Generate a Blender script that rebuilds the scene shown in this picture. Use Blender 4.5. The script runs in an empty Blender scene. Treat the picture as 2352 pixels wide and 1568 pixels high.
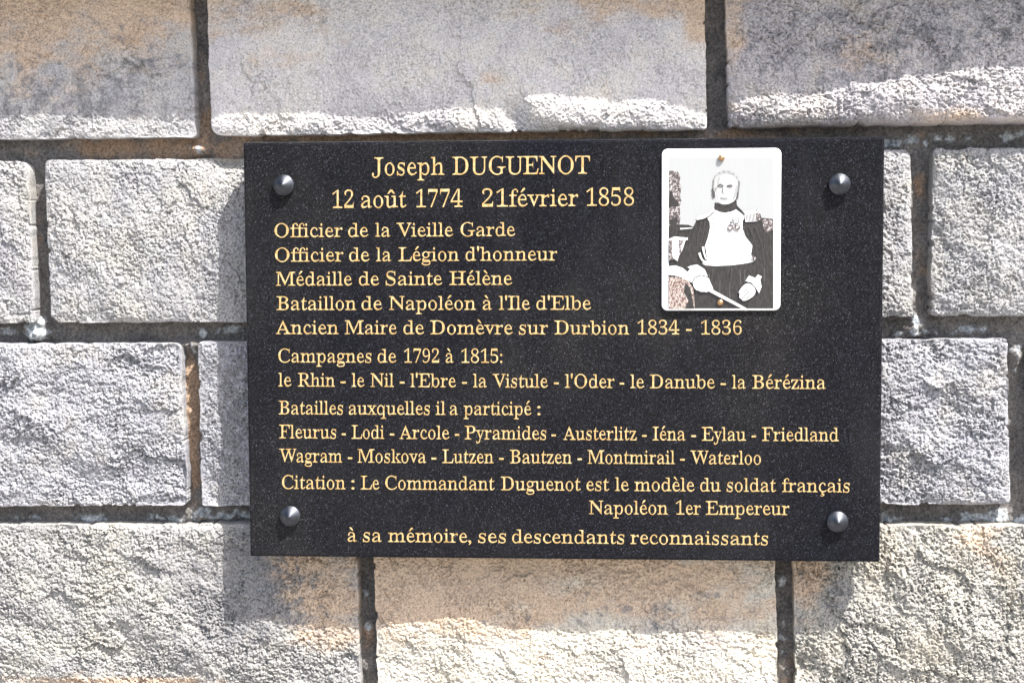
import bpy, math, random
import numpy as np
from mathutils import Matrix, Vector
from mathutils.geometry import delaunay_2d_cdt

random.seed(7)
S = bpy.context.scene
COL = S.collection

# ------------------------------------------------------------------ camera, sky, sun, exposure
Y_FRONT = -0.062                      # front face of the granite slab (the wall looks towards -Y)
CAM = Vector((0.06117, Y_FRONT - 1.52663, 0.12033))
FPX = 1176.0 / math.tan(math.radians(17.5))


def rot_axis(r):
    r = np.array(r); th = np.linalg.norm(r); k = r / th
    K = np.array([[0, -k[2], k[1]], [k[2], 0, -k[0]], [-k[1], k[0], 0]])
    return np.eye(3) + np.sin(th) * K + (1 - np.cos(th)) * K @ K


RC = rot_axis(np.radians([4.15325, -3.98153, 0.14884]))
W3 = lambda v: Vector((v[0], -v[2], v[1]))
RIGHT, UP, BACK = W3(RC[0]), W3(RC[1]), W3(RC[2])
cam_data = bpy.data.cameras.new('camera')
cam_data.sensor_width = 36
cam_data.lens = 18 / math.tan(math.radians(17.5))
cam_data.clip_start = 0.01
cam_data.clip_end = 500
cam = bpy.data.objects.new('camera', cam_data)
COL.objects.link(cam)
m = Matrix((RIGHT, UP, BACK)).transposed().to_4x4()
m.translation = CAM
cam.matrix_world = m
S.camera = cam

SUN = Vector((0.98, -1.0, 2.05)).normalized()          # towards the sun
world = bpy.data.worlds.new('World')
S.world = world
world.use_nodes = True
wn = world.node_tree
sky = wn.nodes.new('ShaderNodeTexSky')
sky.sky_type = 'NISHITA'
sky.sun_disc = False
sky.dust_density = 3.2
sky.sun_elevation = math.asin(SUN.z)
sky.sun_rotation = math.atan2(SUN.x, SUN.y)
bg = wn.nodes['Background']
bg.inputs['Strength'].default_value = 0.12
wn.links.new(sky.outputs[0], bg.inputs['Color'])
sd = bpy.data.lights.new('sun', 'SUN')
sd.energy = 4.0
sd.angle = math.radians(0.55)
sd.color = (1.0, 0.97, 0.93)
so = bpy.data.objects.new('sun', sd)
COL.objects.link(so)
so.rotation_euler = (-SUN).to_track_quat('-Z', 'Y').to_euler()
so.location = SUN * 5

S.view_settings.view_transform = 'Standard'
S.view_settings.look = 'None'
S.view_settings.exposure = 1.62
S.view_settings.gamma = 1
S.view_settings.use_curve_mapping = False

# ------------------------------------------------------------------ helpers


def at(px, py, y):
    """pixel of the 2352 px wide photograph -> (x, z) on the plane at world y (arrays or numbers)."""
    a = (np.asarray(px, float) - 1176) / FPX
    b = -(np.asarray(py, float) - 784) / FPX
    dx = RIGHT.x * a + UP.x * b - BACK.x
    dy = RIGHT.y * a + UP.y * b - BACK.y
    dz = RIGHT.z * a + UP.z * b - BACK.z
    t = (y - CAM.y) / dy
    return CAM.x + t * dx, CAM.z + t * dz


rng = np.random.default_rng(11)
PERM = rng.permutation(4096)
GA = rng.random(4096) * 2 * np.pi
GX, GZ = np.cos(GA), np.sin(GA)


def perlin(x, z):
    xi = np.floor(x).astype(np.int64); zi = np.floor(z).astype(np.int64)
    xf = x - xi; zf = z - zi
    u = xf * xf * xf * (xf * (xf * 6 - 15) + 10); v = zf * zf * zf * (zf * (zf * 6 - 15) + 10)

    def g(ix, iz, fx, fz):
        h = PERM[(PERM[ix & 4095] + iz) & 4095]
        return GX[h] * fx + GZ[h] * fz
    a = g(xi, zi, xf, zf); b = g(xi + 1, zi, xf - 1, zf)
    c = g(xi, zi + 1, xf, zf - 1); d = g(xi + 1, zi + 1, xf - 1, zf - 1)
    return 1.5 * ((a * (1 - u) + b * u) * (1 - v) + (c * (1 - u) + d * u) * v)


def fbm(x, z, lam, octaves=3, gain=0.5, seed=0.0):
    s = 0; a = 1.0; f = 1.0 / lam
    for k in range(octaves):
        s = s + a * perlin(x * f + 17.3 * k + seed, z * f - 9.1 * k + seed * 1.7)
        a *= gain; f *= 2.03
    return s


def facets(x, z, cell, seed, slope, step):
    """height of a face broken into tilted flakes."""
    r = np.random.default_rng(int(seed * 101) + 5)
    tab = r.random((4096, 5))
    gx_, gz_ = x / cell, z / cell
    ix, iz = np.floor(gx_).astype(np.int64), np.floor(gz_).astype(np.int64)
    best = np.full(x.shape, 9.0); out = np.zeros(x.shape)
    for dx in (-1, 0, 1):
        for dz in (-1, 0, 1):
            t = tab[PERM[(PERM[(ix + dx) & 4095] + iz + dz) & 4095]]
            ox = gx_ - (ix + dx + t[..., 0]); oz = gz_ - (iz + dz + t[..., 1])
            d = ox * ox + oz * oz
            hgt = cell * slope * (ox * (t[..., 2] - 0.5) + oz * (t[..., 3] - 0.5)) * 2 + step * (t[..., 4] - 0.5)
            out = np.where(d < best, hgt, out); best = np.minimum(best, d)
    return out


def smooth(e0, e1, x):
    t = np.clip((x - e0) / (e1 - e0), 0, 1)
    return t * t * (3 - 2 * t)


def link(name, mesh, mat=None, parent=None):
    o = bpy.data.objects.new(name, mesh)
    COL.objects.link(o)
    if mat is not None:
        for mm in (mat if isinstance(mat, list) else [mat]):
            mesh.materials.append(mm)
    if parent is not None:
        o.parent = parent
    return o


def thing(name, label, cat, loc=(0, 0, 0)):
    o = bpy.data.objects.new(name, None)
    COL.objects.link(o)
    o.location = loc
    o.empty_display_size = 0.05
    o['label'] = label
    o['category'] = cat
    return o


def np_mesh(name, verts, quads, smooth_shade=True):
    me = bpy.data.meshes.new(name)
    me.vertices.add(len(verts))
    me.vertices.foreach_set('co', np.ascontiguousarray(verts, np.float32).ravel())
    n = len(quads)
    me.loops.add(n * 4)
    me.loops.foreach_set('vertex_index', np.ascontiguousarray(quads, np.int32).ravel())
    me.polygons.add(n)
    me.polygons.foreach_set('loop_start', np.arange(0, n * 4, 4, dtype=np.int32))
    me.polygons.foreach_set('loop_total', np.full(n, 4, np.int32))
    me.polygons.foreach_set('use_smooth', np.full(n, smooth_shade, bool))
    me.update(calc_edges=True)
    return me


def attr(me, name, vals):
    a = me.attributes.new(name, 'FLOAT', 'POINT')
    a.data.foreach_set('value', np.ascontiguousarray(vals, np.float32))


class NT:
    """small wrapper that makes material nodes."""

    def __init__(self, name, rough=0.9, spec=0.2, metal=0.0):
        self.m = bpy.data.materials.new(name)
        self.m.use_nodes = True
        self.t = self.m.node_tree
        self.p = self.t.nodes['Principled BSDF']
        self.p.inputs['Roughness'].default_value = rough
        self.p.inputs['Specular IOR Level'].default_value = spec
        self.p.inputs['Metallic'].default_value = metal
        self.obj = self.n('ShaderNodeTexCoord').outputs['Object']

    def n(self, kind, **kw):
        nd = self.t.nodes.new(kind)
        for k, v in kw.items():
            setattr(nd, k, v)
        return nd

    def l(self, a, b):
        self.t.links.new(a, b)

    def noise(self, scale, detail=2.0, rough=0.5, stretch=None, vec=None):
        nd = self.n('ShaderNodeTexNoise')
        nd.inputs['Scale'].default_value = scale
        nd.inputs['Detail'].default_value = detail
        nd.inputs['Roughness'].default_value = rough
        v = vec or self.obj
        if stretch:
            mp = self.n('ShaderNodeMapping')
            mp.inputs['Scale'].default_value = stretch
            self.l(v, mp.inputs['Vector'])
            v = mp.outputs[0]
        self.l(v, nd.inputs['Vector'])
        return nd.outputs['Fac']

    def ramp(self, fac, stops):
        nd = self.n('ShaderNodeValToRGB')
        cr = nd.color_ramp
        while len(cr.elements) < len(stops):
            cr.elements.new(0.5)
        for e, (p, c) in zip(cr.elements, stops):
            e.position = p
            e.color = (*c, 1) if len(c) == 3 else c
        self.l(fac, nd.inputs['Fac'])
        return nd.outputs['Color']

    def mix(self, fac, a, b, blend='MIX'):
        nd = self.n('ShaderNodeMix', data_type='RGBA', blend_type=blend)
        for sock, v in ((nd.inputs['Factor'], fac), (nd.inputs['A'], a), (nd.inputs['B'], b)):
            if hasattr(v, 'default_value') or hasattr(v, 'is_linked'):
                self.l(v, sock)
            elif isinstance(v, (int, float)):
                sock.default_value = v
            else:
                sock.default_value = (*v, 1)
        return nd.outputs['Result']

    def at(self, name):
        nd = self.n('ShaderNodeAttribute', attribute_name=name)
        return nd.outputs['Fac']

    def bump(self, h, dist, strength=1.0):
        nd = self.n('ShaderNodeBump')
        nd.inputs['Distance'].default_value = dist
        nd.inputs['Strength'].default_value = strength
        self.l(h, nd.inputs['Height'])
        self.l(nd.outputs[0], self.p.inputs['Normal'])

    def col(self, c):
        if isinstance(c, tuple):
            self.p.inputs['Base Color'].default_value = (*c, 1)
        else:
            self.l(c, self.p.inputs['Base Color'])
        return self.m


G = lambda v: (v, v, v)

# ------------------------------------------------------------------ materials
q = NT('rough_sandstone', 0.95, 0.15)
oi = q.n('ShaderNodeObjectInfo')
base = q.mix(1.0, oi.outputs['Color'], q.ramp(q.noise(24, 5, 0.62), [(0.3, (0.84, 0.83, 0.87)), (0.5, (1, 1, 1)), (0.72, (1.1, 1.06, 0.97))]), 'MULTIPLY')
base = q.mix(q.at('tan'), base, (0.49, 0.37, 0.265))
base = q.mix(q.at('soot_shade'), base, (0.185, 0.183, 0.188))
grain = q.ramp(q.noise(620, 3, 0.7), [(0.27, G(0.42)), (0.48, G(1.0)), (0.75, G(1.32))])
base = q.mix(1.0, base, grain, 'MULTIPLY')
plain = base
spk = q.ramp(q.noise(240, 2, 0.5), [(0.28, G(0.5)), (0.34, G(1))])
base = q.mix(1.0, base, spk, 'MULTIPLY')
spk = q.ramp(q.noise(430, 2, 0.6), [(0.34, G(0.42)), (0.43, G(1))])
base = q.mix(1.0, base, spk, 'MULTIPLY')
base = q.mix(oi.outputs['Alpha'], plain, base)
q.bump(q.noise(1000, 3, 0.7), 0.0009)
M_STONE = q.col(base)

q = NT('joint_mortar', 0.95, 0.15)
base = q.ramp(q.noise(30, 5, 0.65), [(0.3, (0.095, 0.092, 0.09)), (0.5, (0.15, 0.142, 0.135)), (0.7, (0.21, 0.192, 0.175))])
base = q.mix(q.at('tan'), base, (0.31, 0.215, 0.145))
base = q.mix(q.at('lichen'), base, q.ramp(q.noise(160, 3, 0.6), [(0.35, (0.22, 0.25, 0.28)), (0.6, (0.5, 0.52, 0.52))]))
base = q.mix(1.0, base, q.ramp(q.noise(420, 3, 0.7), [(0.3, G(0.4)), (0.5, G(1.0)), (0.7, G(1.55))]), 'MULTIPLY')
q.bump(q.noise(600, 4, 0.7), 0.0022)
M_MORTAR = q.col(base)

q = NT('polished_black_granite', 0.22, 0.08)
vo = q.n('ShaderNodeTexVoronoi')
vo.inputs['Scale'].default_value = 1600
q.l(q.obj, vo.inputs['Vector'])
sep = q.n('ShaderNodeSeparateColor')
q.l(vo.outputs['Color'], sep.inputs[0])
g1 = q.ramp(sep.outputs[0], [(0.0, (0.0045, 0.0045, 0.0048)), (0.5, (0.0075, 0.0075, 0.008)), (0.8, (0.014, 0.014, 0.015)), (0.97, (0.03, 0.03, 0.033)), (0.993, (0.085, 0.085, 0.095))])
g1 = q.mix(1.0, g1, q.ramp(q.noise(7, 4, 0.6), [(0.3, (0.55, 0.57, 0.76)), (0.5, (0.74, 0.75, 0.84)), (0.7, (1.12, 1.1, 1.06))]), 'MULTIPLY')  # bluish tint paints the sky's reflection into the colour
dust = q.ramp(q.noise(14, 5, 0.65, (1.0, 1.0, 0.35)), [(0.5, G(0.0)), (0.78, G(0.22))])
g1 = q.mix(dust, g1, (0.036, 0.035, 0.034))
rr = q.ramp(q.noise(10, 4, 0.65, (1.0, 1.0, 0.4)), [(0.3, G(0.10)), (0.55, G(0.2)), (0.75, G(0.42))])
q.l(rr, q.p.inputs['Roughness'])
q.bump(q.noise(800, 2, 0.5), 0.00006)
M_GRANITE = q.col(g1)

q = NT('gold_letter_paint', 0.55, 0.4)
M_GOLD = q.col(q.ramp(q.noise(260, 3, 0.6), [(0.3, (0.27, 0.15, 0.045)), (0.5, (0.38, 0.262, 0.105)), (0.72, (0.51, 0.41, 0.225))]))

q = NT('weathered_bronze_cap', 0.4, 0.5, 1.0)
q.l(q.ramp(q.noise(180, 3, 0.6), [(0.3, G(0.38)), (0.7, G(0.56))]), q.p.inputs['Roughness'])
M_CAP = q.col(q.ramp(q.noise(120, 3, 0.6), [(0.3, (0.04, 0.043, 0.05)), (0.7, (0.09, 0.095, 0.108))]))

q = NT('brass_screw', 0.35, 0.5, 0.9)
M_BRASS = q.col(q.ramp(q.noise(400, 2, 0.6), [(0.3, (0.28, 0.17, 0.08)), (0.7, (0.5, 0.33, 0.18))]))

q = NT('white_enamel', 0.12, 0.5)
M_ENAMEL = q.col(q.ramp(q.noise(40, 3, 0.6), [(0.3, (0.80, 0.81, 0.81)), (0.7, (0.85, 0.855, 0.85))]))


def ink(name, c, var=0.12, stretch=(1, 1, 0.04), scale=600):
    k = NT(name, 0.2, 0.4)
    n = k.noise(scale, 3, 0.6, stretch)
    return k.col(k.ramp(n, [(0.3, tuple(v * (1 - var) for v in c)), (0.7, tuple(v * (1 + var) for v in c))]))


M_PALE = ink('print_pale_ground', (0.285, 0.292, 0.29), 0.02)
M_WHITE = ink('print_white', (0.52, 0.52, 0.515), 0.015)
M_DARK = ink('print_dark_ink', (0.026, 0.0245, 0.0245), 0.45, (1.2, 1, 0.3))
M_SOFT = ink('print_soft_grey', (0.18, 0.18, 0.177), 0.12, (1, 1, 1))
M_FAINT = ink('print_faint_grey', (0.25, 0.25, 0.246), 0.12, (1, 1, 1))
M_MID = ink('print_grey_ink', (0.12, 0.118, 0.115), 0.1)
M_LINE = ink('print_fine_line', (0.05, 0.048, 0.048), 0.1)
k = NT('print_mottled_ink', 0.2, 0.4)
M_MOTTLE = k.col(k.ramp(k.noise(650, 4, 0.75), [(0.45, (0.05, 0.042, 0.042)), (0.53, (0.12, 0.1, 0.095)), (0.6, (0.42, 0.4, 0.39))]))
k = NT('print_cloth_ink', 0.2, 0.4)
M_CLOTH = k.col(k.ramp(k.noise(700, 4, 0.75, (1.6, 1, 0.5)), [(0.43, (0.07, 0.045, 0.042)), (0.5, (0.19, 0.12, 0.095)), (0.57, (0.42, 0.39, 0.36))]))

q = NT('pale_gravel', 0.95, 0.1)
M_GROUND = q.col(q.ramp(q.noise(60, 5, 0.7), [(0.3, (0.25, 0.235, 0.22)), (0.7, (0.35, 0.33, 0.31))]))

# ------------------------------------------------------------------ ground, unseen, added to bounce light onto the shaded stone
gx, gz = 60.0, -1.35
me = bpy.data.meshes.new('ground')
me.from_pydata([(-gx, -gx, gz), (gx, -gx, gz), (gx, 0.3, gz), (-gx, 0.3, gz)], [], [(0, 1, 2, 3)])
g = link('ground', me, M_GROUND)
g['kind'] = 'structure'

# ------------------------------------------------------------------ the wall
wall = thing('stone_wall', 'wall of rough split-faced pale stone blocks with recessed grey mortar joints behind the black plaque', 'wall', (0, 0, gz))


def to_wall(o):
    o.parent = wall
    o.location = (0, 0, -gz)


EDGE_Y = -0.021                       # where block edges stand
FX0, FX1, FZ0, FZ1 = -0.575, 0.475, -0.36, 0.345   # finely meshed part of the wall


def axis(a, b, f0, f1, fine=0.00064, coarse=0.006):
    pts = [a]
    while pts[-1] < b - 1e-9:
        p = pts[-1]
        step = fine if f0 - 0.012 <= p <= f1 + 0.012 else coarse
        if p < f0 - 0.012 < p + step:
            step = max(f0 - 0.012 - p, 1e-4)
        pts.append(min(p + step, b))
    pts[-1] = b
    return np.array(pts)


def relief(x, z, seed, amp=1.0):
    """split face: flakes and chips that mostly run down to the right, then grit."""
    ang = -0.62 + 0.5 * math.sin(seed * 2.3)
    c, s = math.cos(ang), math.sin(ang)
    xr, zr = x * c + z * s, -x * s + z * c
    wx = 0.010 * fbm(x, z, 0.03, 4, 0.6, seed + 3); wz = 0.010 * fbm(x, z, 0.03, 4, 0.6, seed + 7)
    cal = 0.55 + 0.45 * smooth(-0.5, 0.5, fbm(x, z, 0.045, 2, 0.5, seed + 61))      # calmer and rougher areas
    h = 0.0030 * fbm(xr * 0.8, zr * 1.2, 0.075, 2, 0.5, seed)
    h += facets(xr * 0.75 + wx, zr * 1.3 + wz, 0.050, seed + 1, 0.075, 0.0011)
    h += facets(xr * 0.8 + wx * 0.7, zr * 1.2 + wz * 0.7, 0.014, seed + 2, 0.13, 0.0008) * cal
    h += 0.0009 * fbm(xr * 0.8, zr * 1.2, 0.022, 3, 0.6, seed + 5)
    p = fbm(xr * 0.85, zr * 1.15, 0.0085, 3, 0.75, seed + 31)
    h -= 0.0020 * smooth(0.42, 0.66, p) * cal
    p = fbm(x, z, 0.0034, 2, 0.75, seed + 47)
    h -= 0.0018 * smooth(0.20, 0.40, p) * cal
    h += 0.00085 * fbm(x, z, 0.0021, 2, 0.65, seed + 23) * cal
    return h * amp


def stone(corners, color, bumps=(), seed=0.0, tan=(), soot_shade=(), rad=(0.004,) * 4, tilt=(0.0, 0.0), amp=1.0, speck=1.0, label=None):
    """corners TL, TR, BR, BL in photo pixels; bumps (px, py, sigma_x, sigma_y, metres); returns one block."""
    cs = [np.array(at(px, py, EDGE_Y)) for px, py in corners]
    TL, TR, BR, BL = cs
    w = max(np.linalg.norm(TR - TL), np.linalg.norm(BR - BL)); h = max(np.linalg.norm(TL - BL), np.linalg.norm(TR - BR))
    xs = axis(0, w, FX0 - min(TL[0], BL[0]), FX1 - min(TL[0], BL[0]))
    zs = axis(0, h, FZ0 - BL[1], FZ1 - BL[1])
    U, V = np.meshgrid(xs, zs)          # V up
    # rounded corners
    Ur, Vr = U.copy(), V.copy()
    for (cx, cz, sx, sz), r in zip(((0, h, -1, 1), (w, h, 1, 1), (w, 0, 1, -1), (0, 0, -1, -1)), rad):
        a = (U - (cx - sx * r)) * sx; b = (V - (cz - sz * r)) * sz
        msk = (a > 0) & (b > 0)
        mx = np.maximum(a, b); hy = np.hypot(a, b) + 1e-12
        Ur[msk] = (cx - sx * r + sx * a * mx / hy)[msk]
        Vr[msk] = (cz - sz * r + sz * b * mx / hy)[msk]
    u = Ur / w; v = Vr / h
    X = (1 - v) * ((1 - u) * BL[0] + u * BR[0]) + v * ((1 - u) * TL[0] + u * TR[0])
    Z = (1 - v) * ((1 - u) * BL[1] + u * BR[1]) + v * ((1 - u) * TL[1] + u * TR[1])
    e = np.minimum(np.minimum(U, w - U), np.minimum(V, h - V))
    # wavering edges
    fall = np.exp(-e / 0.006)
    X = X + fall * 0.0009 * fbm(X, Z, 0.022, 3, 0.55, seed + 41)
    Z = Z + fall * 0.0009 * fbm(X, Z, 0.022, 3, 0.55, seed + 57)
    chip = 0.0017 * smooth(0.30, 0.75, fbm(X, Z, 0.017, 4, 0.6, seed + 91))
    sx_ = np.where(U < w - U, 1.0, -1.0); sz_ = np.where(V < h - V, 1.0, -1.0)
    nearx = np.minimum(U, w - U) < np.minimum(V, h - V)
    cf = chip * np.exp(-e / 0.003)
    X = X + np.where(nearx, sx_, 0) * cf
    Z = Z + np.where(nearx, 0, sz_) * cf
    f = 1 - np.exp(-e / 0.0020)
    D = 0.0030 * (1 - np.exp(-e / 0.010)) - 1.2 * chip * np.exp(-e / 0.004) + f * relief(X, Z, seed, amp)
    D += tilt[0] * (u - 0.5) + tilt[1] * (v - 0.5)
    for (px, py, sx, sy, am) in bumps:
        bx, bz = at(px, py, EDGE_Y - 0.004)
        D += f ** 0.6 * am * np.exp(-((X - bx) * 2450 / sx) ** 2 - ((Z - bz) * 2450 / sy) ** 2)
    Y = EDGE_Y - D
    ny, nx = U.shape
    verts = np.stack([X, Y, Z], -1).reshape(-1, 3)
    idx = np.arange(ny * nx).reshape(ny, nx)
    quads = np.stack([idx[:-1, :-1], idx[:-1, 1:], idx[1:, 1:], idx[1:, :-1]], -1).reshape(-1, 4)
    ring = np.concatenate([idx[0, :-1], idx[:-1, -1], idx[-1, :0:-1], idx[:0:-1, 0]])
    back = verts[ring].copy()
    mid = back.copy()
    mid[:, 1] = back[:, 1] + 0.006 + 0.0006 * np.sin(np.arange(len(ring)) * 0.7)
    back[:, 1] = 0.03
    n0 = len(verts); nr = len(ring); k0 = np.arange(nr); k1 = (k0 + 1) % nr
    verts = np.concatenate([verts, mid, back])
    quads = np.concatenate([quads, np.stack([ring[k1], ring[k0], n0 + k0, n0 + k1], -1), np.stack([n0 + k1, n0 + k0, n0 + nr + k0, n0 + nr + k1], -1)])
    me = np_mesh('stone_block', verts, quads)
    # stains with shapes of their own; one dark patch paints plaque shade
    xv, zv = verts[:, 0], verts[:, 2]
    n1 = fbm(xv, zv * 1.9, 0.05, 5, 0.62, seed + 71)
    ta = np.zeros(len(verts)); sa = np.zeros(len(verts))
    for (px, py, sx, sy, am) in tan:
        bx, bz = at(px, py, EDGE_Y)
        ta = np.maximum(ta, am * np.exp(-((xv - bx) * 2450 / sx) ** 2 - ((zv - bz) * 2450 / sy) ** 2))
    ta = smooth(0.12, 0.85, ta + 0.33 * n1 * (ta > 0.02)) * 0.9
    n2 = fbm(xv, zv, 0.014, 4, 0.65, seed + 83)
    for (px, py, sx, sy, am) in soot_shade:
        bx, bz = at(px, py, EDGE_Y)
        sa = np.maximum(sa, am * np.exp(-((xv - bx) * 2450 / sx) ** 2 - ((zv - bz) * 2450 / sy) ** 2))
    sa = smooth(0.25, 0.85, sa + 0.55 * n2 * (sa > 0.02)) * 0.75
    attr(me, 'tan', ta)
    attr(me, 'soot_shade', sa)
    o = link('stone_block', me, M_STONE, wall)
    o.location = (0, 0, -gz)
    o.color = (*color, speck)
    if label:
        o['label'] = label
    return o


TOP = -66
GREY, LAV, CREAM, PINK, DULL = (0.30, 0.297, 0.295), (0.293, 0.293, 0.305), (0.49, 0.46, 0.395), (0.51, 0.49, 0.475), (0.39, 0.37, 0.37)
# upper course
stone([(-420, TOP), (433, TOP), (449, 315), (-420, 326)], (0.37, 0.365, 0.36), seed=1, tan=[(60, -20, 330, 190, 1.1), (330, 20, 200, 130, .9), (60, 110, 45, 120, .9)], soot_shade=[(150, 230, 330, 90, .55), (330, 150, 150, 80, .4)], amp=.6, speck=.5)
stone([(473, TOP), (1617, TOP), (1624, 297), (486, 312)], PINK, seed=2, bumps=[(1240, 250, 90, 60, .007), (1430, 262, 120, 60, .005), (1050, 275, 60, 40, .004), (1180, 268, 26, 40, -.006), (1340, 215, 200, 60, .003)],
      tan=[(560, 20, 200, 90, .55), (1480, -20, 260, 80, .8), (1610, 40, 50, 60, .9), (640, 130, 90, 60, .35), (1130, 185, 40, 30, .55)], rad=(.004, .004, .003, .010), amp=.58, speck=.35)
stone([(1665, TOP), (2770, TOP), (2770, 277), (1673, 293)], DULL, seed=3, bumps=[(2420, 240, 380, 190, .024), (2060, 215, 70, 50, .004), (1900, 240, 50, 40, .003), (1790, 265, 120, 60, .005), (2010, 250, 160, 80, .006)],
      tan=[(1690, 60, 40, 160, .7), (1980, 130, 120, 60, .3), (2150, 265, 120, 20, .6)], soot_shade=[(2100, 110, 330, 130, .5), (2300, 60, 200, 80, .5)], amp=1.0, speck=.6)
# second course
stone([(-320, 371), (63, 369), (80, 742), (-320, 744)], GREY, seed=4, amp=0.85, rad=(.004, .012, .003, .004))
stone([(102, 368), (930, 360), (930, 738), (118, 741)], GREY, seed=5, amp=0.8, bumps=[(300, 560, 200, 160, .003), (540, 372, 50, 30, -.006)], rad=(.004, .004, .004, .006))
stone([(965, 360), (1500, 352), (1500, 734), (965, 738)], GREY, seed=6)
stone([(1535, 352), (2091, 343), (2098, 727), (1535, 734)], GREY, seed=7, amp=0.9, rad=(.004, .008, .004, .004))
stone([(2143, 341), (2900, 335), (2900, 725), (2137, 726)], GREY, seed=8, amp=1.0, bumps=[(2260, 560, 120, 120, .004)], rad=(.006, .004, .004, .005))
# third course
stone([(-600, 790), (413, 788), (431, 1160), (-600, 1166)], LAV, seed=9, amp=1.12, bumps=[(55, 880, 45, 120, .005), (250, 1100, 200, 60, -.003)], rad=(.004, .006, .007, .004), tan=[(50, 890, 40, 90, .0)])
stone([(455, 785), (1120, 781), (1120, 1160), (463, 1161)], LAV, seed=10, amp=0.95, soot_shade=[(530, 950, 90, 200, .75)], bumps=[(520, 1120, 70, 60, -.004)])  # dark patch beside the plaque paints its shadow deeper into the colour
stone([(1155, 781), (2313, 779), (2321, 1157), (1155, 1160)], LAV, seed=12, amp=1.2, rad=(.004, .005, .004, .004))
stone([(2374, 778), (2950, 776), (2950, 1156), (2378, 1157)], GREY, seed=13)
# fourth course
stone([(-420, 1206), (817, 1203), (828, 1590), (-420, 1556)], (0.30, 0.294, 0.278), seed=14, amp=1.05, bumps=[(330, 1400, 240, 140, .003)], tan=[(740, 1370, 110, 110, 1.0), (660, 1300, 60, 60, .7), (250, 1562, 330, 14, .8)], soot_shade=[(560, 1360, 130, 150, 1.35)])
stone([(857, 1203), (1779, 1205), (1786, 1592), (868, 1592)], CREAM, seed=15, amp=.78, speck=.35, bumps=[(1080, 1420, 90, 60, .005), (930, 1450, 60, 40, .003), (1450, 1440, 200, 60, -.002)], tan=[(1000, 1340, 420, 120, 1.3), (1500, 1330, 330, 90, 1.0), (1650, 1400, 200, 80, .6), (1250, 1260, 500, 120, 1.2)], soot_shade=[(1500, 1430, 260, 50, .3)])
stone([(1820, 1206), (2900, 1206), (2900, 1600), (1828, 1596)], (0.325, 0.312, 0.28), seed=16, bumps=[(2140, 1330, 140, 140, .005), (2200, 1500, 120, 120, .004), (1850, 1530, 30, 40, -.008)], tan=[(1850, 1320, 60, 90, .9), (2260, 1240, 60, 50, .7)], soot_shade=[(1930, 1340, 70, 70, .5), (2300, 1340, 70, 60, .3)], amp=1.25)
# fifth course, below the picture
stone([(-420, 1606), (480, 1632), (480, 1980), (-420, 1980)], CREAM, seed=17)
stone([(515, 1632), (1400, 1634), (1400, 1980), (515, 1980)], CREAM, seed=18)
stone([(1435, 1634), (2900, 1640), (2900, 1980), (1435, 1980)], CREAM, seed=19)

# mortar behind and between the blocks
mx = axis(-0.95, 1.05, FX0, FX1, 0.0013, 0.012)
mz = axis(-0.62, 0.45, FZ0, FZ1, 0.0013, 0.012)
X, Z = np.meshgrid(mx, mz)
D = 0.0030 * fbm(X, Z, 0.03, 4, 0.6, 3.0) + 0.0010 * fbm(X, Z, 0.005, 2, 0.6, 8.0)
tan = np.zeros_like(X); lich = np.zeros_like(X)
for (px, py, sx, sy, am) in [(88, 752, 34, 26, .016), (90, 772, 26, 14, .014), (440, 794, 30, 14, .016), (455, 1182, 40, 22, .010), (2106, 760, 34, 30, .014), (2090, 450, 12, 40, .008), (2095, 700, 14, 60, .010),
                             (455, 345, 30, 14, .012), (2290, 1190, 30, 20, .012), (2334, 820, 14, 40, .012), (870, 1540, 30, 40, .006), (845, 1530, 30, 20, .006), (430, 950, 22, 120, .007), (470, 305, 20, 20, .006), (1800, 1540, 20, 40, .008)]:
    bx, bz = at(px, py, -0.006)
    D += am * np.exp(-((X - bx) * 2450 / sx) ** 2 - ((Z - bz) * 2450 / sy) ** 2) * (0.9 + 0.5 * fbm(X, Z, 0.012, 3, 0.6, px * .37))
for (px, py, sx, sy, am) in [(440, 960, 26, 160, 1.2), (380, 340, 300, 40, .75), (480, 280, 40, 60, .8), (520, 345, 60, 30, .9), (1000, 312, 700, 14, .9), (1700, 310, 120, 20, .8), (1830, 1530, 40, 60, .5), (2110, 420, 20, 60, .5), (150, 350, 200, 12, .35), (92, 520, 12, 70, .45), (2112, 560, 18, 90, .45), (845, 1440, 18, 60, .4), (1640, 120, 12, 90, .35), (460, 180, 12, 60, .4)]:
    bx, bz = at(px, py, 0.0)
    tan = np.maximum(tan, am * np.exp(-((X - bx) * 2450 / sx) ** 2 - ((Z - bz) * 2450 / sy) ** 2))
tan = smooth(0.25, 0.7, tan + 0.3 * fbm(X, Z, 0.03, 4, 0.6, 14.0) * (tan > .02)) * 0.85
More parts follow.
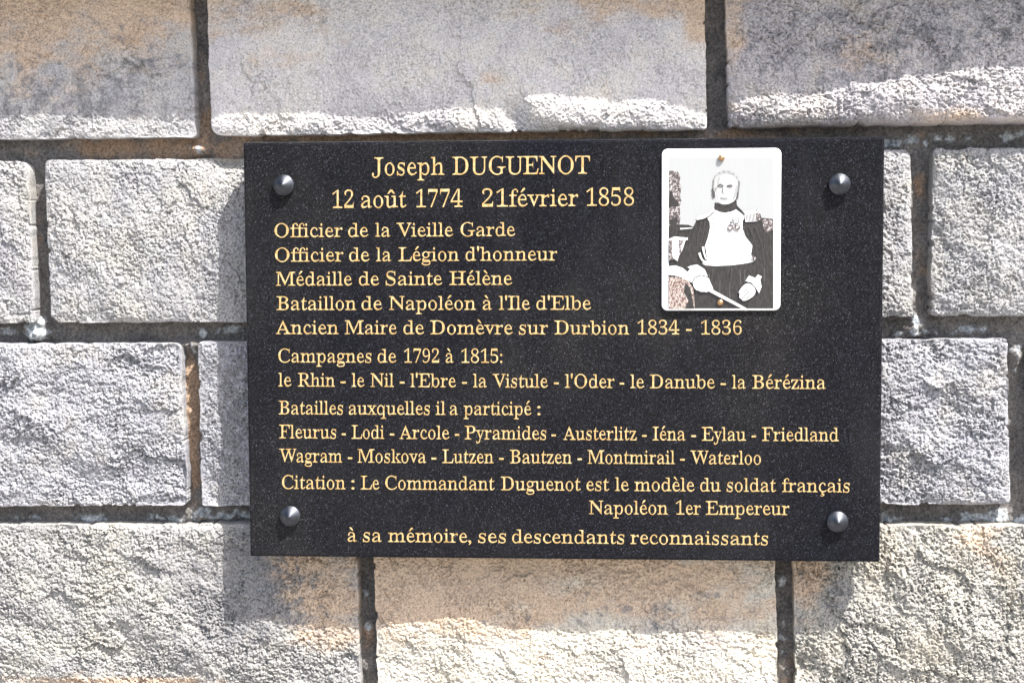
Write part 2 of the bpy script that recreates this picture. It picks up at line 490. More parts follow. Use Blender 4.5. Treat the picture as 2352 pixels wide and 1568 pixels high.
for (px, py, sx, sy, am) in [(88, 758, 34, 26, 1.3), (20, 765, 26, 12, .8), (455, 345, 26, 14, .6), (470, 766, 30, 12, .6), (530, 758, 40, 14, .8), (210, 1192, 50, 10, 1.0), (350, 1186, 20, 12, .9), (400, 1192, 40, 8, .9), (465, 1180, 30, 16, .9), (530, 1184, 50, 14, 1.0),
                             (60, 1190, 60, 8, .6), (2100, 750, 24, 26, .9), (2150, 765, 60, 10, .5), (2230, 755, 30, 10, .9), (2060, 770, 40, 10, .5), (2080, 325, 90, 10, .7), (2180, 318, 60, 12, .7), (2330, 310, 40, 12, .9), (2250, 1185, 50, 12, .9), (2295, 1190, 30, 16, 1.1), (2050, 1190, 40, 14, .6),
                             (2180, 1195, 24, 8, .9), (2330, 1195, 30, 10, .8), (1798, 1335, 10, 12, .9), (1795, 1415, 10, 10, .8), (1800, 1460, 16, 40, .5), (838, 1370, 8, 14, .6), (842, 1440, 8, 14, .7), (445, 800, 30, 14, .6), (2335, 800, 16, 30, .7)]:
    bx, bz = at(px, py, -0.003)
    lich = np.maximum(lich, am * np.exp(-((X - bx) * 2450 / sx) ** 2 - ((Z - bz) * 2450 / sy) ** 2))
lich = smooth(0.45, 0.7, lich + 0.55 * fbm(X, Z, 0.011, 4, 0.6, 27.0) * (lich > .03))
D += 0.0008 * lich
verts = np.stack([X, -D, Z], -1).reshape(-1, 3)
ny, nx = X.shape
idx = np.arange(ny * nx).reshape(ny, nx)
quads = np.stack([idx[:-1, :-1], idx[:-1, 1:], idx[1:, 1:], idx[1:, :-1]], -1).reshape(-1, 4)
me = np_mesh('mortar', verts, quads)
attr(me, 'tan', tan.ravel())
attr(me, 'lichen', lich.ravel())
to_wall(link('mortar', me, M_MORTAR))


def box_mesh(name, lo, hi, bevel=0.0):
    import bmesh
    bm = bmesh.new()
    bmesh.ops.create_cube(bm, size=1.0)
    for v in bm.verts:
        v.co = Vector([(lo[i] + hi[i]) / 2 + v.co[i] * (hi[i] - lo[i]) for i in range(3)])
    if bevel:
        bmesh.ops.bevel(bm, geom=bm.edges[:] + bm.verts[:], offset=bevel, segments=2, profile=0.6, affect='EDGES')
    me = bpy.data.meshes.new(name)
    bm.to_mesh(me)
    bm.free()
    return me


# unseen overhanging coping, added to shade the upper course
_, zc = at(1176, -104, EDGE_Y - 0.004)
cop = link('coping', box_mesh('coping', (-0.95, EDGE_Y - 0.004 - 0.073, float(zc)), (1.05, 0.03, float(zc) + 0.11), 0.004), M_STONE)
cop.color = (*GREY, 1)
to_wall(cop)
# ------------------------------------------------------------------ the granite plaque
TH = 0.021
pl = thing('memorial_plaque', 'black polished granite memorial plaque with gold French lettering fixed to the rough stone wall', 'plaque', (0, Y_FRONT + TH, -0.198))


def on(o, par):
    """child keeps world coordinates."""
    o.parent = par
    o.location = Vector(o.location) - par.location
    return o


slab = on(link('slab', box_mesh('slab', (-0.3, Y_FRONT, -0.19836), (0.3, Y_FRONT + TH, 0.19836), 0.0024), M_GRANITE), pl)


def lathe(name, prof, n=40):
    vs = []; fs = []
    for r, y in prof[:-1]:
        for k in range(n):
            a = 2 * math.pi * k / n
            vs.append((r * math.cos(a), y, r * math.sin(a)))
    vs.append((0, prof[-1][1], 0))
    m_ = len(prof) - 1
    for i in range(m_ - 1):
        for k in range(n):
            fs.append((i * n + k, i * n + (k + 1) % n, (i + 1) * n + (k + 1) % n, (i + 1) * n + k))
    for k in range(n):
        fs.append(((m_ - 1) * n + k, (m_ - 1) * n + (k + 1) % n, len(vs) - 1))
    me = bpy.data.meshes.new(name)
    me.from_pydata(vs, [], fs)
    me.update()
    return me


cap_me = lathe('cone_cap', [(0.0096, 0.001), (0.0099, -0.0004), (0.0100, -0.0053), (0.00985, -0.0057), (0.00965, -0.00595), (0.0055, -0.0088), (0.0012, -0.0117), (0.0005, -0.0121), (0, -0.0122)], 56)
cap_me.materials.append(M_CAP)
for p in cap_me.polygons:
    p.use_smooth = True
cap_me.set_sharp_from_angle(angle=math.radians(24))
for px, py in ((651, 425), (1929, 423), (666, 1185), (1924, 1198)):
    x, z = at(px, py, Y_FRONT - 0.006)
    o = bpy.data.objects.new('cone_cap', cap_me)
    COL.objects.link(o)
    o.location = (float(x), Y_FRONT, float(z))
    on(o, pl)

# lettering: bold serif glyphs thinned to a book weight, accents drawn on
ACC = {'é': ('e', 'a'), 'è': ('e', 'g'), 'à': ('a', 'g'), 'û': ('u', 'c'), 'ç': ('c', 'd')}


def serif(ch):
    if 'A' <= ch <= 'Z':
        return chr(0x1D400 + ord(ch) - 65)
    if 'a' <= ch <= 'z':
        return chr(0x1D41A + ord(ch) - 97)
    if '0' <= ch <= '9':
        return chr(0x1D7CE + ord(ch) - 48)
    return ch


tcu = bpy.data.curves.new('scratch_text', 'FONT')
tob = bpy.data.objects.new('scratch_text', tcu)
COL.objects.link(tob)


def outlines(body):
    tcu.body = body
    bpy.context.view_layer.update()
    dg = bpy.context.evaluated_depsgraph_get()
    cu = tob.evaluated_get(dg).to_curve(dg)
    res = []
    for sp in cu.splines:
        pts = []
        bp = list(sp.bezier_points)
        for i, b in enumerate(bp):
            c = bp[(i + 1) % len(bp)]
            p0, p1, p2, p3 = b.co, b.handle_right, c.handle_left, c.co
            straight = (p1 - p0).cross(p3 - p0).length < 1e-5 and (p2 - p0).cross(p3 - p0).length < 1e-5
            for s_ in range(1 if straight else 5):
                t = s_ / 5
                pt = p0 * (1 - t) ** 3 + p1 * 3 * t * (1 - t) ** 2 + p2 * 3 * t * t * (1 - t) + p3 * t ** 3
                pts.append((pt.x, pt.y))
        res.append(np.array(pts))
    tob.to_curve_clear()
    return res


def area(p):
    return 0.5 * np.sum(p[:, 0] * np.roll(p[:, 1], -1) - np.roll(p[:, 0], -1) * p[:, 1])


def clean(p):
    return p[np.linalg.norm(p - np.roll(p, 1, 0), axis=1) > 1e-4]


def thin_glyph(outs, ox, oy, keep):
    """pull the outline of one bold glyph inwards, leaving at least KEEP of every stroke."""
    sgn = 1 if max((area(p) for p in outs), key=abs) > 0 else -1
    outs = [clean(p) for p in outs]
    A = np.concatenate(outs); B = np.concatenate([np.roll(p, -1, 0) for p in outs])
    res = []
    for p in outs:
        a = p - np.roll(p, 1, 0); b = np.roll(p, -1, 0) - p
        na = np.stack([-a[:, 1], a[:, 0]], 1) / (np.linalg.norm(a, axis=1)[:, None] + 1e-9)
        nb = np.stack([-b[:, 1], b[:, 0]], 1) / (np.linalg.norm(b, axis=1)[:, None] + 1e-9)
        # the short end of a serif stays where it is
        ea = a / (np.linalg.norm(a, axis=1)[:, None] + 1e-9); eb = b / (np.linalg.norm(b, axis=1)[:, None] + 1e-9)
        turn = sgn * (ea[:, 0] * eb[:, 1] - ea[:, 1] * eb[:, 0])
        conv = (turn > 0.5) | ((ea * eb).sum(1) < -0.3)
        tip = conv & np.roll(conv, -1) & (np.linalg.norm(b, axis=1) < 0.09)
        off = []
        for side, nn, mid in ((0, na, p - a * 0.5), (1, nb, p + b * 0.5)):
            d = sgn * nn
            o = mid + d * 1e-4
            e = B - A
            den = d[:, 0:1] * e[None, :, 1] - d[:, 1:2] * e[None, :, 0]
            den = np.where(np.abs(den) < 1e-9, 1e-9, den)
            wx = A[None, :, 0] - o[:, 0:1]; wy = A[None, :, 1] - o[:, 1:2]
            t = (wx * e[None, :, 1] - wy * e[None, :, 0]) / den
            u = (wx * d[:, 1:2] - wy * d[:, 0:1]) / den
            t = np.where((t > 0) & (u >= -1e-6) & (u <= 1 + 1e-6), t, 9.0).min(1)
            want = np.hypot(ox * d[:, 0], oy * d[:, 1])
            still = tip if side else np.roll(tip, 1)
            off.append(np.where(still, 0.0, np.minimum(want, np.maximum(-0.013, (t - keep) / 2))))
        # each edge moves by its own distance; the corner is where the two moved edges meet
        na, nb = sgn * na, sgn * nb
        det = na[:, 0] * nb[:, 1] - na[:, 1] * nb[:, 0]
        ok = np.abs(det) > 0.12
        dt = np.where(ok, det, 1.0)
        mx_ = (off[0] * nb[:, 1] - off[1] * na[:, 1]) / dt
        my_ = (na[:, 0] * off[1] - nb[:, 0] * off[0]) / dt
        av = (na * off[0][:, None] + nb * off[1][:, None]) / 2
        mv = np.where(ok[:, None], np.stack([mx_, my_], 1), av)
        ln = np.linalg.norm(mv, axis=1)
        lim = 1.8 * np.maximum(np.abs(off[0]), np.abs(off[1])) + 1e-9
        mv *= np.minimum(1, lim / (ln + 1e-9))[:, None]
        res.append(p + mv)
    return res


GLYPHS = {}


def glyph(ch):
    if ch not in GLYPHS:
        o = outlines(ch)
        GLYPHS[ch] = (o, thin_glyph(o, 0.035, 0.0, 0.050) if ch not in " -':,." else o)
    return GLYPHS[ch]


def word_outlines(text):
    base = ''.join(ACC[c][0] if c in ACC else c for c in text)
    body = ''.join(serif(c) for c in base)
    outs = outlines(body)
    polys = []
    boxes = []
    at_ = 0
    for gi, c in enumerate(body):
        tight = np.array([-0.030 * gi, 0.0])
        raw, th = glyph(c)
        if not raw:
            boxes.append(None)
            continue
        here = outs[at_:at_ + len(raw)]
        at_ += len(raw)
        sh = np.concatenate(here).min(0) - np.concatenate(raw).min(0)
        polys += [p + sh + tight for p in th]
        pts = np.concatenate(here) + tight
        boxes.append((pts.min(0), pts.max(0)))
    sgn = 1 if max((area(p) for p in polys), key=abs) > 0 else -1
    for i, c in enumerate(text):
        if c not in ACC:
            continue
        lo, hi = boxes[i]
        cx = (lo[0] + hi[0]) / 2; t = hi[1] + 0.075
        k = ACC[c][1]
        if k == 'a':
            P = [(-.07, 0), (-.02, 0), (.11, .13), (.10, .175), (.03, .17)]
        elif k == 'g':
            P = [(.07, 0), (.02, 0), (-.11, .13), (-.10, .175), (-.03, .17)]
        elif k == 'c':
            P = [(-.15, 0), (-.095, 0), (0, .095), (.095, 0), (.15, 0), (.045, .165), (-.045, .165)]
        else:
            P = [(-.02, -.02), (.03, -.02), (.01, -.07), (.07, -.08), (.10, -.13), (.07, -.19), (-.02, -.215), (-.10, -.19), (-.10, -.16), (-.02, -.18), (.03, -.15), (.02, -.115), (-.05, -.1)]
            t = lo[1] + 0.02
        P = np.array(P) + (cx, t)
        if (area(P) > 0) != (sgn > 0):
            P = P[::-1]
        polys.append(P)
    return polys


def text_line(words, xl, xr, yb0, yb1, cap):
    """one engraved line: (word, first pixel, last pixel) ... on a baseline from (xl, yb0) to (xr, yb1)."""
    yp = Y_FRONT - 0.00025
    V, F = [], []
    for text, x0, x1 in words:
        polys = word_outlines(text)
        allp = np.concatenate(polys)
        lo, hi = allp[:, 0].min(), allp[:, 0].max()
        vs, es, seg = [], [], []
        for p in polys:
            b = len(vs)
            n_ = len(p)
            vs += [Vector((float(q[0]), float(q[1]))) for q in p]
            es += [(b + k, b + (k + 1) % n_) for k in range(n_)]
            seg.append(np.concatenate([p, np.roll(p, -1, 0)], 1))
        seg = np.concatenate(seg)
        cv, _, cf = delaunay_2d_cdt(vs, es, [], 0, 1e-5)[:3]
        cv = np.array([(v[0], v[1]) for v in cv])
        cf = np.array([f for f in cf])
        c = cv[cf].mean(1)
        # winding number of every triangle's centre
        up = (seg[None, :, 1] <= c[:, 1:2]) & (seg[None, :, 3] > c[:, 1:2])
        dn = (seg[None, :, 1] > c[:, 1:2]) & (seg[None, :, 3] <= c[:, 1:2])
        side = (seg[None, :, 2] - seg[None, :, 0]) * (c[:, 1:2] - seg[None, :, 1]) - (c[:, 0:1] - seg[None, :, 0]) * (seg[None, :, 3] - seg[None, :, 1])
        wind = (up & (side > 0)).sum(1) - (dn & (side < 0)).sum(1)
        px = x0 + (x1 - x0) * (cv[:, 0] - lo) / (hi - lo)
        py = yb0 + (yb1 - yb0) * (px - xl) / (xr - xl) - cap * cv[:, 1] / 0.676
        X_, Z_ = at(px, py, yp)
        b = len(V)
        V += [(float(x), 0.0, float(z)) for x, z in zip(X_, Z_)]
        F += [tuple(int(k) + b for k in f) for f in cf[wind != 0]]
    me = bpy.data.meshes.new('engraved_line')
    me.from_pydata(V, [], F)
    o = link('engraved_line', me, M_GOLD)
    o.location = (0, yp, 0)
    on(o, pl)


LINES = [
    ([('Joseph', 854.3, 1020.5), ('DUGUENOT', 1038.8, 1355.0)], 854.3, 1355.0, 403, 399, 41),
    ([('12', 762.7, 812.2), ('août', 829.2, 933.7), ('1774', 954.7, 1062.6), ('21février', 1107.4, 1327.9), ('1858', 1346.2, 1456.1)], 762.7, 1456.1, 478, 472, 39.5),
    ([('Officier', 630.4, 786.4), ('de', 800.0, 846.1), ('la', 861.7, 897.0), ('Vieille', 910.6, 1040.9), ('Garde', 1057.8, 1183.4)], 630.4, 1183.4, 545, 542, 31.5),
    ([('Officier', 631.7, 788.5), ('de', 802.0, 848.9), ('la', 863.8, 899.1), ('Légion', 915.3, 1054.4), ("d'honneur", 1069.4, 1279.7)], 631.7, 1279.7, 601, 598, 31.5),
    ([('Médaille', 633.8, 808.8), ('de', 824.4, 871.2), ('Sainte', 886.2, 1015.8), ('Hélène', 1032.0, 1176.6)], 633.8, 1176.6, 656, 654, 31.5),
    ([('Bataillon', 635.1, 818.3), ('de', 830.5, 878.0), ('Napoléon', 893.6, 1093.1), ('à', 1108.7, 1130.4), ("l'Ile", 1146.0, 1217.3), ("d'Elbe", 1232.2, 1357.7)], 635.1, 1357.7, 712, 711, 31.5),
    ([('Ancien', 633.8, 777.5), ('Maire', 792.0, 911.6), ('de', 926.7, 974.4), ('Domèvre', 988.0, 1177.9), ('sur', 1192.0, 1258.3), ('Durbion', 1273.4, 1445.1), ('1834', 1463.7, 1560.2), ('-', 1575.8, 1588.3), ('1836', 1609.4, 1703.4)], 633.8, 1703.4, 767, 768, 31.5),
    ([('Campagnes', 639.3, 852.8), ('de', 867.4, 910.6), ('1792', 927.7, 1008.6), ('à', 1023.7, 1042.2), ('1815:', 1058.8, 1153.8)], 639.3, 1153.8, 832, 833, 31),
    ([('le', 639.3, 669.4), ('Rhin', 684.0, 769.4), ('-', 782.0, 794.0), ('le', 807.6, 837.3), ('Nil', 851.3, 904.6), ('-', 918.1, 929.2), ("l'Ebre", 942.3, 1047.3), ('-', 1061.3, 1072.4), ('la', 1086.5, 1118.6), ('Vistule', 1131.2, 1258.3), ('-', 1272.4, 1283.4), ("l'Oder", 1297.9, 1411.0), ('-', 1423.5, 1433.6), ('le', 1447.6, 1479.8), ('Danube', 1492.4, 1642.1), ('-', 1655.1, 1667.2), ('la', 1681.3, 1713.4), ('Bérézina', 1727.5, 1897.3)], 639.3, 1897.3, 887, 893, 31),
    ([('Batailles', 640.3, 787.5), ('auxquelles', 801.1, 987.0), ('il', 1000.5, 1023.2), ('a', 1033.2, 1052.3), ('participé', 1064.9, 1220.6), (':', 1234.2, 1241.2)], 640.3, 1241.2, 951, 953, 31),
    ([('Fleurus', 641.3, 771.9), ('-', 785.0, 794.0), ('Lodi', 807.6, 882.5), ('-', 895.5, 905.6), ('Arcole', 917.6, 1032.2), ('-', 1044.8, 1054.8), ('Pyramides', 1067.4, 1254.3), ('-', 1266.8, 1276.9), ('Austerlitz', 1294.0, 1462.2), ('-', 1474.8, 1485.3), ('Iéna', 1498.9, 1574.8), ('-', 1587.8, 1598.4), ('Eylau', 1611.9, 1713.4), ('-', 1726.5, 1736.5), ('Friedland', 1750.1, 1926.5)], 641.3, 1926.5, 1006, 1013, 31),
    ([('Wagram', 641.3, 786.0), ('-', 799.1, 809.1), ('Moskova', 821.2, 979.4), ('-', 991.0, 1002.1), ('Lutzen', 1016.1, 1133.7), ('-', 1146.3, 1156.8), ('Bautzen', 1170.9, 1313.5), ('-', 1326.6, 1336.6), ('Montmirail', 1349.7, 1550.1), ('-', 1562.2, 1572.7), ('Waterloo', 1585.8, 1747.6)], 641.3, 1747.6, 1061, 1066, 31),
    ([('Citation', 647.8, 793.5), (':', 807.1, 814.1), ('Le', 828.7, 871.4), ('Commandant', 885.0, 1136.2), ('Duguenot', 1150.3, 1334.1), ('est', 1347.2, 1399.4), ('le', 1412.5, 1444.6), ('modèle', 1457.2, 1595.4), ('du', 1608.4, 1655.6), ('soldat', 1669.2, 1782.8), ('français', 1796.3, 1951.1)], 647.8, 1951.1, 1122, 1130, 31),
    ([('Napoléon', 1353.2, 1534.1), ('1er', 1551.6, 1609.4), ('Empereur', 1621.0, 1812.9)], 1353.2, 1812.9, 1180, 1182, 31),
    ([('à', 798.6, 819.7), ('sa', 833.7, 877.4), ('mémoire,', 891.5, 1082.4), ('ses', 1098.5, 1161.8), ('descendants', 1176.4, 1433.6), ('reconnaissants', 1447.6, 1763.7)], 798.6, 1763.7, 1243, 1251, 31),
]
for ln in LINES:
    text_line(*ln)
bpy.data.objects.remove(tob)
bpy.data.curves.remove(tcu)

# ------------------------------------------------------------------ the portrait plate
PT = 0.0032
YP = Y_FRONT - PT
xa, za = at(1519.5, 713.5, YP)
xb, zb = at(1795, 340, YP)
xa, za, xb, zb = map(float, (xa, za, xb, zb))
por = thing('portrait_plate', 'white enamel plate with a printed portrait of an officer on the black plaque', 'portrait', ((xa + xb) / 2, Y_FRONT, za))


def rounded(x0_, z0_, x1_, z1_, r, n=8):
    out = []
    for cx, cz, a0 in ((x1_ - r, z1_ - r, 0), (x0_ + r, z1_ - r, 90), (x0_ + r, z0_ + r, 180), (x1_ - r, z0_ + r, 270)):
        for k in range(n + 1):
            a = math.radians(a0 + 90 * k / n)
            out.append((cx + r * math.cos(a), cz + r * math.sin(a)))
    return out


rings = []
for ins, y in ((0.0, Y_FRONT + 0.0002), (0.0, YP + 0.0016), (0.0004, YP + 0.0007), (0.0012, YP + 0.0001), (0.002, YP)):
    rings.append([(x, y, z) for x, z in rounded(xa + ins, za + ins, xb - ins, zb - ins, 0.0055 - ins)])
n = len(rings[0])
vs = [v for r in rings for v in r]
fs = [(i * n + k, i * n + (k + 1) % n, (i + 1) * n + (k + 1) % n, (i + 1) * n + k) for i in range(len(rings) - 1) for k in range(n)]
fs.append(tuple((len(rings) - 1) * n + k for k in range(n)))
me = bpy.data.meshes.new('enamel_plate')
me.from_pydata(vs, [], fs)
for p in me.polygons[:-1]:
    p.use_smooth = True
on(link('enamel_plate', me, M_ENAMEL), por)

# the printed picture: coordinates of the traced print (x right, y down)
PV, PF, PM = [], [], []
INKS = [M_PALE, M_WHITE, M_DARK, M_MID, M_LINE, M_MOTTLE, M_CLOTH, M_SOFT, M_FAINT]
PALE, WHT, DRK, MID, LIN, MOT, CLO, SOFT, FNT = range(9)
lay = [0]


def crop(pts):
    a = np.array(pts, float)
    X_, Z_ = at((2600 + a[:, 0] / 2.1483) / 1.74150, (550 + a[:, 1] / 2.1483) / 1.74150, YP)
    return X_, Z_


def poly(pts, mt, smoothing=False):
    if smoothing:
        P = np.array(pts, float)
        for _ in range(2):
            nx_ = np.roll(P, -1, 0)
            P = np.stack([P * .75 + nx_ * .25, P * .25 + nx_ * .75], 1).reshape(-1, 2)
        pts = P
    lay[0] += 1
    X_, Z_ = crop(pts)
    b = len(PV)
    y = YP - 0.00012 - 0.000012 * lay[0]
    PV.extend((float(x), y, float(z)) for x, z in zip(X_, Z_))
    if area(np.stack([X_, Z_], 1)) < 0:
        PF.append(tuple(range(b + len(pts) - 1, b - 1, -1)))
    else:
        PF.append(tuple(range(b, b + len(pts))))
    PM.append(mt)


def stroke(pts, w0, mt, w1=None):
    P = np.array(pts, float)
    if len(P) > 2:
        t = np.linspace(0, len(P) - 1, (len(P) - 1) * 4 + 1)
        P = np.stack([np.interp(t, range(len(P)), P[:, 0]), np.interp(t, range(len(P)), P[:, 1])], 1)
    w = np.linspace(w0, w0 if w1 is None else w1, len(P))[:, None] / 2
    d = np.gradient(P, axis=0)
    nn = np.stack([-d[:, 1], d[:, 0]], 1) / (np.linalg.norm(d, axis=1)[:, None] + 1e-9)
    L, R_ = P + nn * w, P - nn * w
    for i in range(len(P) - 1):
        poly([L[i], L[i + 1], R_[i + 1], R_[i]], mt)
        lay[0] -= 1
    lay[0] += 1


def disc(cx, cy, rx, ry, mt, n_=20):
    poly([(cx + rx * math.cos(2 * math.pi * k_ / n_), cy + ry * math.sin(2 * math.pi * k_ / n_)) for k_ in range(n_)], mt)


def arc(cx, cy, rx, ry, a0, a1, w, mt):
    stroke([(cx + rx * math.cos(math.radians(a)), cy + ry * math.sin(math.radians(a))) for a in np.linspace(a0, a1, 9)], w, mt)


poly([(160, 168), (1060, 172), (1060, 1468), (160, 1468)], PALE)
poly([(160, 290), (190, 285), (240, 295), (262, 340), (252, 390), (272, 430), (258, 500), (270, 545), (250, 610), (262, 700), (250, 760), (160, 770)], MOT)
poly([(160, 470), (185, 450), (205, 520), (250, 560), (255, 620), (210, 640), (250, 740), (160, 790)], DRK, True)
poly([(160, 600), (255, 590), (260, 660), (160, 720)], MOT)
# dark coat and lower ground
poly([(160, 758), (250, 747), (330, 750), (372, 768), (385, 740), (402, 708), (490, 680), (540, 640), (556, 610), (560, 565), (740, 532), (748, 585), (775, 615), (812, 655), (930, 642), (948, 660), (958, 690), (1060, 700), (1060, 1468), (160, 1468)], DRK)
poly([(965, 700), (1060, 700), (1060, 790), (1000, 820), (975, 780)], MOT)
for i_ in range(9):
    x_ = 380 + 75 * i_ + random.uniform(-20, 20)
    y_ = random.uniform(1115, 1250)
    stroke([(x_, y_), (x_ + random.uniform(-3, 3), y_ + random.uniform(90, 200))], 3, MID)
# waistcoat
poly([(490, 688), (545, 640), (562, 622), (600, 640), (650, 648), (735, 615), (770, 640), (815, 672), (812, 695), (796, 715), (795, 780), (820, 850), (880, 928), (868, 1005), (892, 1068), (800, 1085), (700, 1098), (560, 1104), (470, 1097), (445, 1082), (490, 1052), (482, 970), (470, 938), (500, 850), (516, 770), (512, 725)], WHT)
poly([(556, 560), (590, 570), (640, 582), (700, 568), (741, 530), (748, 590), (735, 620), (690, 640), (620, 642), (575, 622), (552, 606)], DRK)
# head
disc(650, 405, 116, 120, PALE, 28)
poly([(560, 440), (566, 380), (600, 330), (660, 310), (720, 335), (750, 400), (748, 480), (735, 535), (700, 562), (645, 578), (595, 565), (565, 530), (560, 490)], WHT, True)
poly([(566, 430), (575, 360), (610, 322), (600, 380), (585, 410), (580, 480), (590, 540), (568, 520)], FNT, True)
poly([(575, 400), (600, 388), (634, 402), (636, 430), (600, 442), (578, 432)], FNT, True)
poly([(655, 404), (690, 394), (716, 408), (712, 432), (680, 438), (656, 430)], FNT, True)
poly([(618, 430), (632, 430), (630, 470), (640, 490), (618, 484), (608, 470)], FNT, True)
poly([(738, 400), (752, 420), (748, 490), (722, 540), (700, 558), (716, 500)], FNT, True)
poly([(590, 500), (602, 520), (640, 526), (680, 520), (690, 505), (676, 536), (640, 548), (604, 536)], FNT, True)
for k_ in range(16):
    x_ = 572 + 10 * k_
    stroke([(x_, 318 - 26 * math.sin((k_ + 1) / 17 * math.pi)), (x_ + random.uniform(-8, 8), 340 - 26 * math.sin((k_ + 1) / 17 * math.pi))], 3, FNT)
for a_ in range(190, 350, 22):
    arc(650, 405, 114 + random.uniform(-3, 3), 116, a_, a_ + 12, 4, MID)
for k_ in range(7):
    stroke([(556 - 3 * k_, 340 + 22 * k_), (542 - 2 * k_, 372 + 22 * k_), (550 - k_, 392 + 22 * k_)], 4, MID)
stroke([(536, 440), (548, 500), (545, 520)], 16, LIN)
stroke([(566, 430), (556, 480), (562, 510)], 7, MID)
for k_ in range(7):
    stroke([(764 - k_, 372 + 22 * k_), (772 - 3 * k_, 400 + 21 * k_), (758 - 2 * k_, 412 + 20 * k_)], 5, MID)
stroke([(756, 470), (752, 500), (740, 530)], 9, LIN)
stroke([(580, 418), (602, 405), (632, 420)], 9, LIN)
stroke([(590, 424), (628, 426)], 5, MID)
stroke([(658, 422), (690, 412), (706, 420)], 10, LIN)
stroke([(662, 430), (702, 430)], 5, MID)
stroke([(630, 430), (624, 468), (634, 488), (658, 488)], 4, MID)
stroke([(604, 517), (632, 520), (664, 517)], 6, MID)
stroke([(600, 480), (592, 510)], 3, MID)
stroke([(560, 560), (590, 572), (640, 584), (700, 570), (742, 530)], 5, LIN)
# epaulettes
poly([(398, 690), (430, 668), (490, 655), (548, 608), (556, 630), (505, 678), (455, 700), (405, 711)], WHT)
stroke([(402, 692), (470, 678), (530, 635)], 4, MID)
stroke([(405, 712), (460, 700), (505, 678), (556, 632)], 6, LIN)
poly([(752, 595), (800, 640), (905, 618), (940, 618), (948, 645), (815, 660)], WHT)
stroke([(752, 596), (800, 645), (815, 662)], 8, DRK)
poly([(812, 662), (905, 646), (922, 722), (820, 726)], WHT)
for i_ in range(8):
    stroke([(826 + 12 * i_, 664 - 2 * i_), (832 + 12 * i_, 722)], 6, LIN)
poly([(905, 650), (935, 645), (950, 700), (925, 720)], MOT)
disc(912, 626, 7, 7, LIN, 8)
# folds of the waistcoat and sleeves
for s_ in ([(560, 700), (552, 820), (530, 960), (520, 1060)], [(640, 690), (642, 860), (636, 1080)], [(740, 830), (770, 930), (790, 1060)], [(600, 1010), (680, 1040), (800, 1020)]):
    stroke(s_, 5, PALE, 3)
for s_ in ([(440, 720), (415, 830), (400, 960)], [(470, 780), (440, 880)], [(850, 760), (900, 880), (930, 1000)], [(900, 760), (960, 900), (985, 1100)], [(540, 1130), (520, 1250)], [(700, 1120), (690, 1300)], [(860, 1110), (800, 1180)]):
    stroke(s_, 6, LIN, 2)
# medals
for mx_, my_ in ((690, 775), (748, 772)):
    stroke([(mx_ + 18, 682), (mx_ + 14, 735)], 5, MID)
    disc(mx_, my_, 27, 30, MOT, 9)
    disc(mx_, my_, 9, 9, WHT, 8)
    disc(mx_ + 4, my_ - 42, 11, 9, LIN, 7)
poly([(716, 684), (762, 682), (760, 735), (720, 738)], PALE)
for bx_, by_ in ((542, 742), (538, 780), (528, 826), (508, 878), (502, 906), (489, 952), (802, 775), (800, 830), (824, 862), (868, 932), (536, 700), (780, 700)):
    stroke([(bx_ - 8, by_), (bx_ + 8, by_ - 3)], 6, MID)
for s_ in ([(455, 938), (462, 985), (482, 1045)], [(424, 990), (436, 1030), (456, 1060), (492, 1066)]):
    stroke(s_, 20, WHT, 12)
stroke([(470, 950), (478, 1000), (492, 1040)], 5, LIN)
poly([(868, 1005), (890, 1015), (912, 1030), (905, 1062), (885, 1050)], MOT)
# hat with plume
poly([(160, 868), (212, 848), (326, 860), (322, 882), (304, 888), (270, 985), (240, 1030), (160, 1060)], MOT)
poly([(160, 872), (212, 852), (326, 861), (322, 880), (240, 878), (160, 885)], WHT)
poly([(192, 872), (246, 872), (252, 1000), (236, 1062), (205, 1040), (190, 1000)], WHT)
poly([(290, 885), (304, 886), (280, 960), (268, 985), (266, 930)], WHT)
stroke([(258, 784), (300, 782), (364, 777)], 13, WHT, 6)
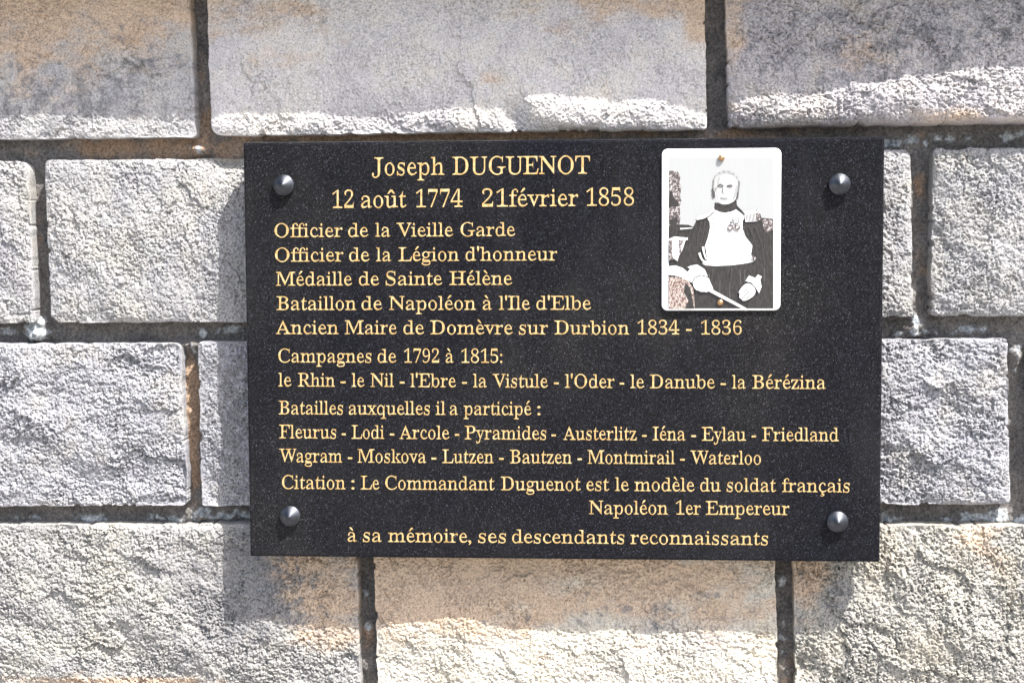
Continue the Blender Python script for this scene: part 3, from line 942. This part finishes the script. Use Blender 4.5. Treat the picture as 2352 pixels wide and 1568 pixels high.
# scabbard, sleeve, hands, cane
poly([(160, 1105), (220, 1098), (280, 1120), (330, 1160), (370, 1250), (300, 1220), (240, 1190), (160, 1180)], WHT)
stroke([(165, 1125), (230, 1110), (290, 1145), (315, 1180)], 5, LIN)
stroke([(165, 1150), (220, 1190), (280, 1205)], 5, MID)
poly([(160, 1195), (240, 1200), (330, 1230), (372, 1300), (385, 1468), (160, 1468)], CLO)
poly([(300, 1240), (345, 1290), (380, 1468), (300, 1468), (330, 1400), (290, 1330)], DRK)
poly([(260, 1290), (300, 1225), (310, 1235), (275, 1330), (250, 1400)], CLO)
poly([(322, 1112), (350, 1100), (405, 1090), (470, 1132), (496, 1192), (440, 1182), (385, 1200), (362, 1248), (302, 1202), (312, 1160), (345, 1130)], WHT)
poly([(366, 1225), (395, 1192), (450, 1178), (500, 1196), (526, 1262), (550, 1312), (500, 1316), (490, 1330), (460, 1322), (440, 1328), (415, 1312), (400, 1314), (372, 1282)], WHT, True)
stroke([(362, 1245), (385, 1202), (440, 1182), (496, 1198)], 8, LIN)
stroke([(496, 1260), (512, 1300)], 4, LIN)
stroke([(440, 1305), (442, 1328)], 4, MID)
stroke([(412, 1296), (410, 1312)], 4, MID)
stroke([(504, 1304), (830, 1478)], 30, WHT, 20)
poly([(818, 1232), (850, 1184), (902, 1206), (926, 1176), (960, 1194), (946, 1222), (958, 1282), (935, 1338), (905, 1285), (870, 1246)], WHT)
poly([(866, 1254), (908, 1300), (902, 1352), (838, 1396), (795, 1404), (790, 1388), (764, 1376), (772, 1332), (755, 1334), (790, 1280), (826, 1250)], WHT, True)
for s_ in ([(800, 1340), (835, 1300)], [(790, 1380), (850, 1320)], [(825, 1390), (872, 1335)]):
    stroke(s_, 6, LIN)
me = bpy.data.meshes.new('printed_picture')
PVa = [v for v in PV]
me.from_pydata(PVa, [], PF)
for mm in INKS:
    me.materials.append(mm)
for p, mt in zip(me.polygons, PM):
    p.material_index = mt
on(link('printed_picture', me), por)
scr = lathe('brass_screw', [(0.0031, 0.0002), (0.0031, -0.0005), (0.0028, -0.0013), (0.0021, -0.0020), (0.0011, -0.0024), (0, -0.0025)], 20)
for p in scr.polygons:
    p.use_smooth = True
scr.materials.append(M_BRASS)
for px, py in ((1657, 362.5), (1654, 694.5)):
    x, z = at(px, py, YP - 0.001)
    o = bpy.data.objects.new('brass_screw', scr)
    COL.objects.link(o)
    o.location = (float(x), YP - 0.0012, float(z))
    on(o, por)
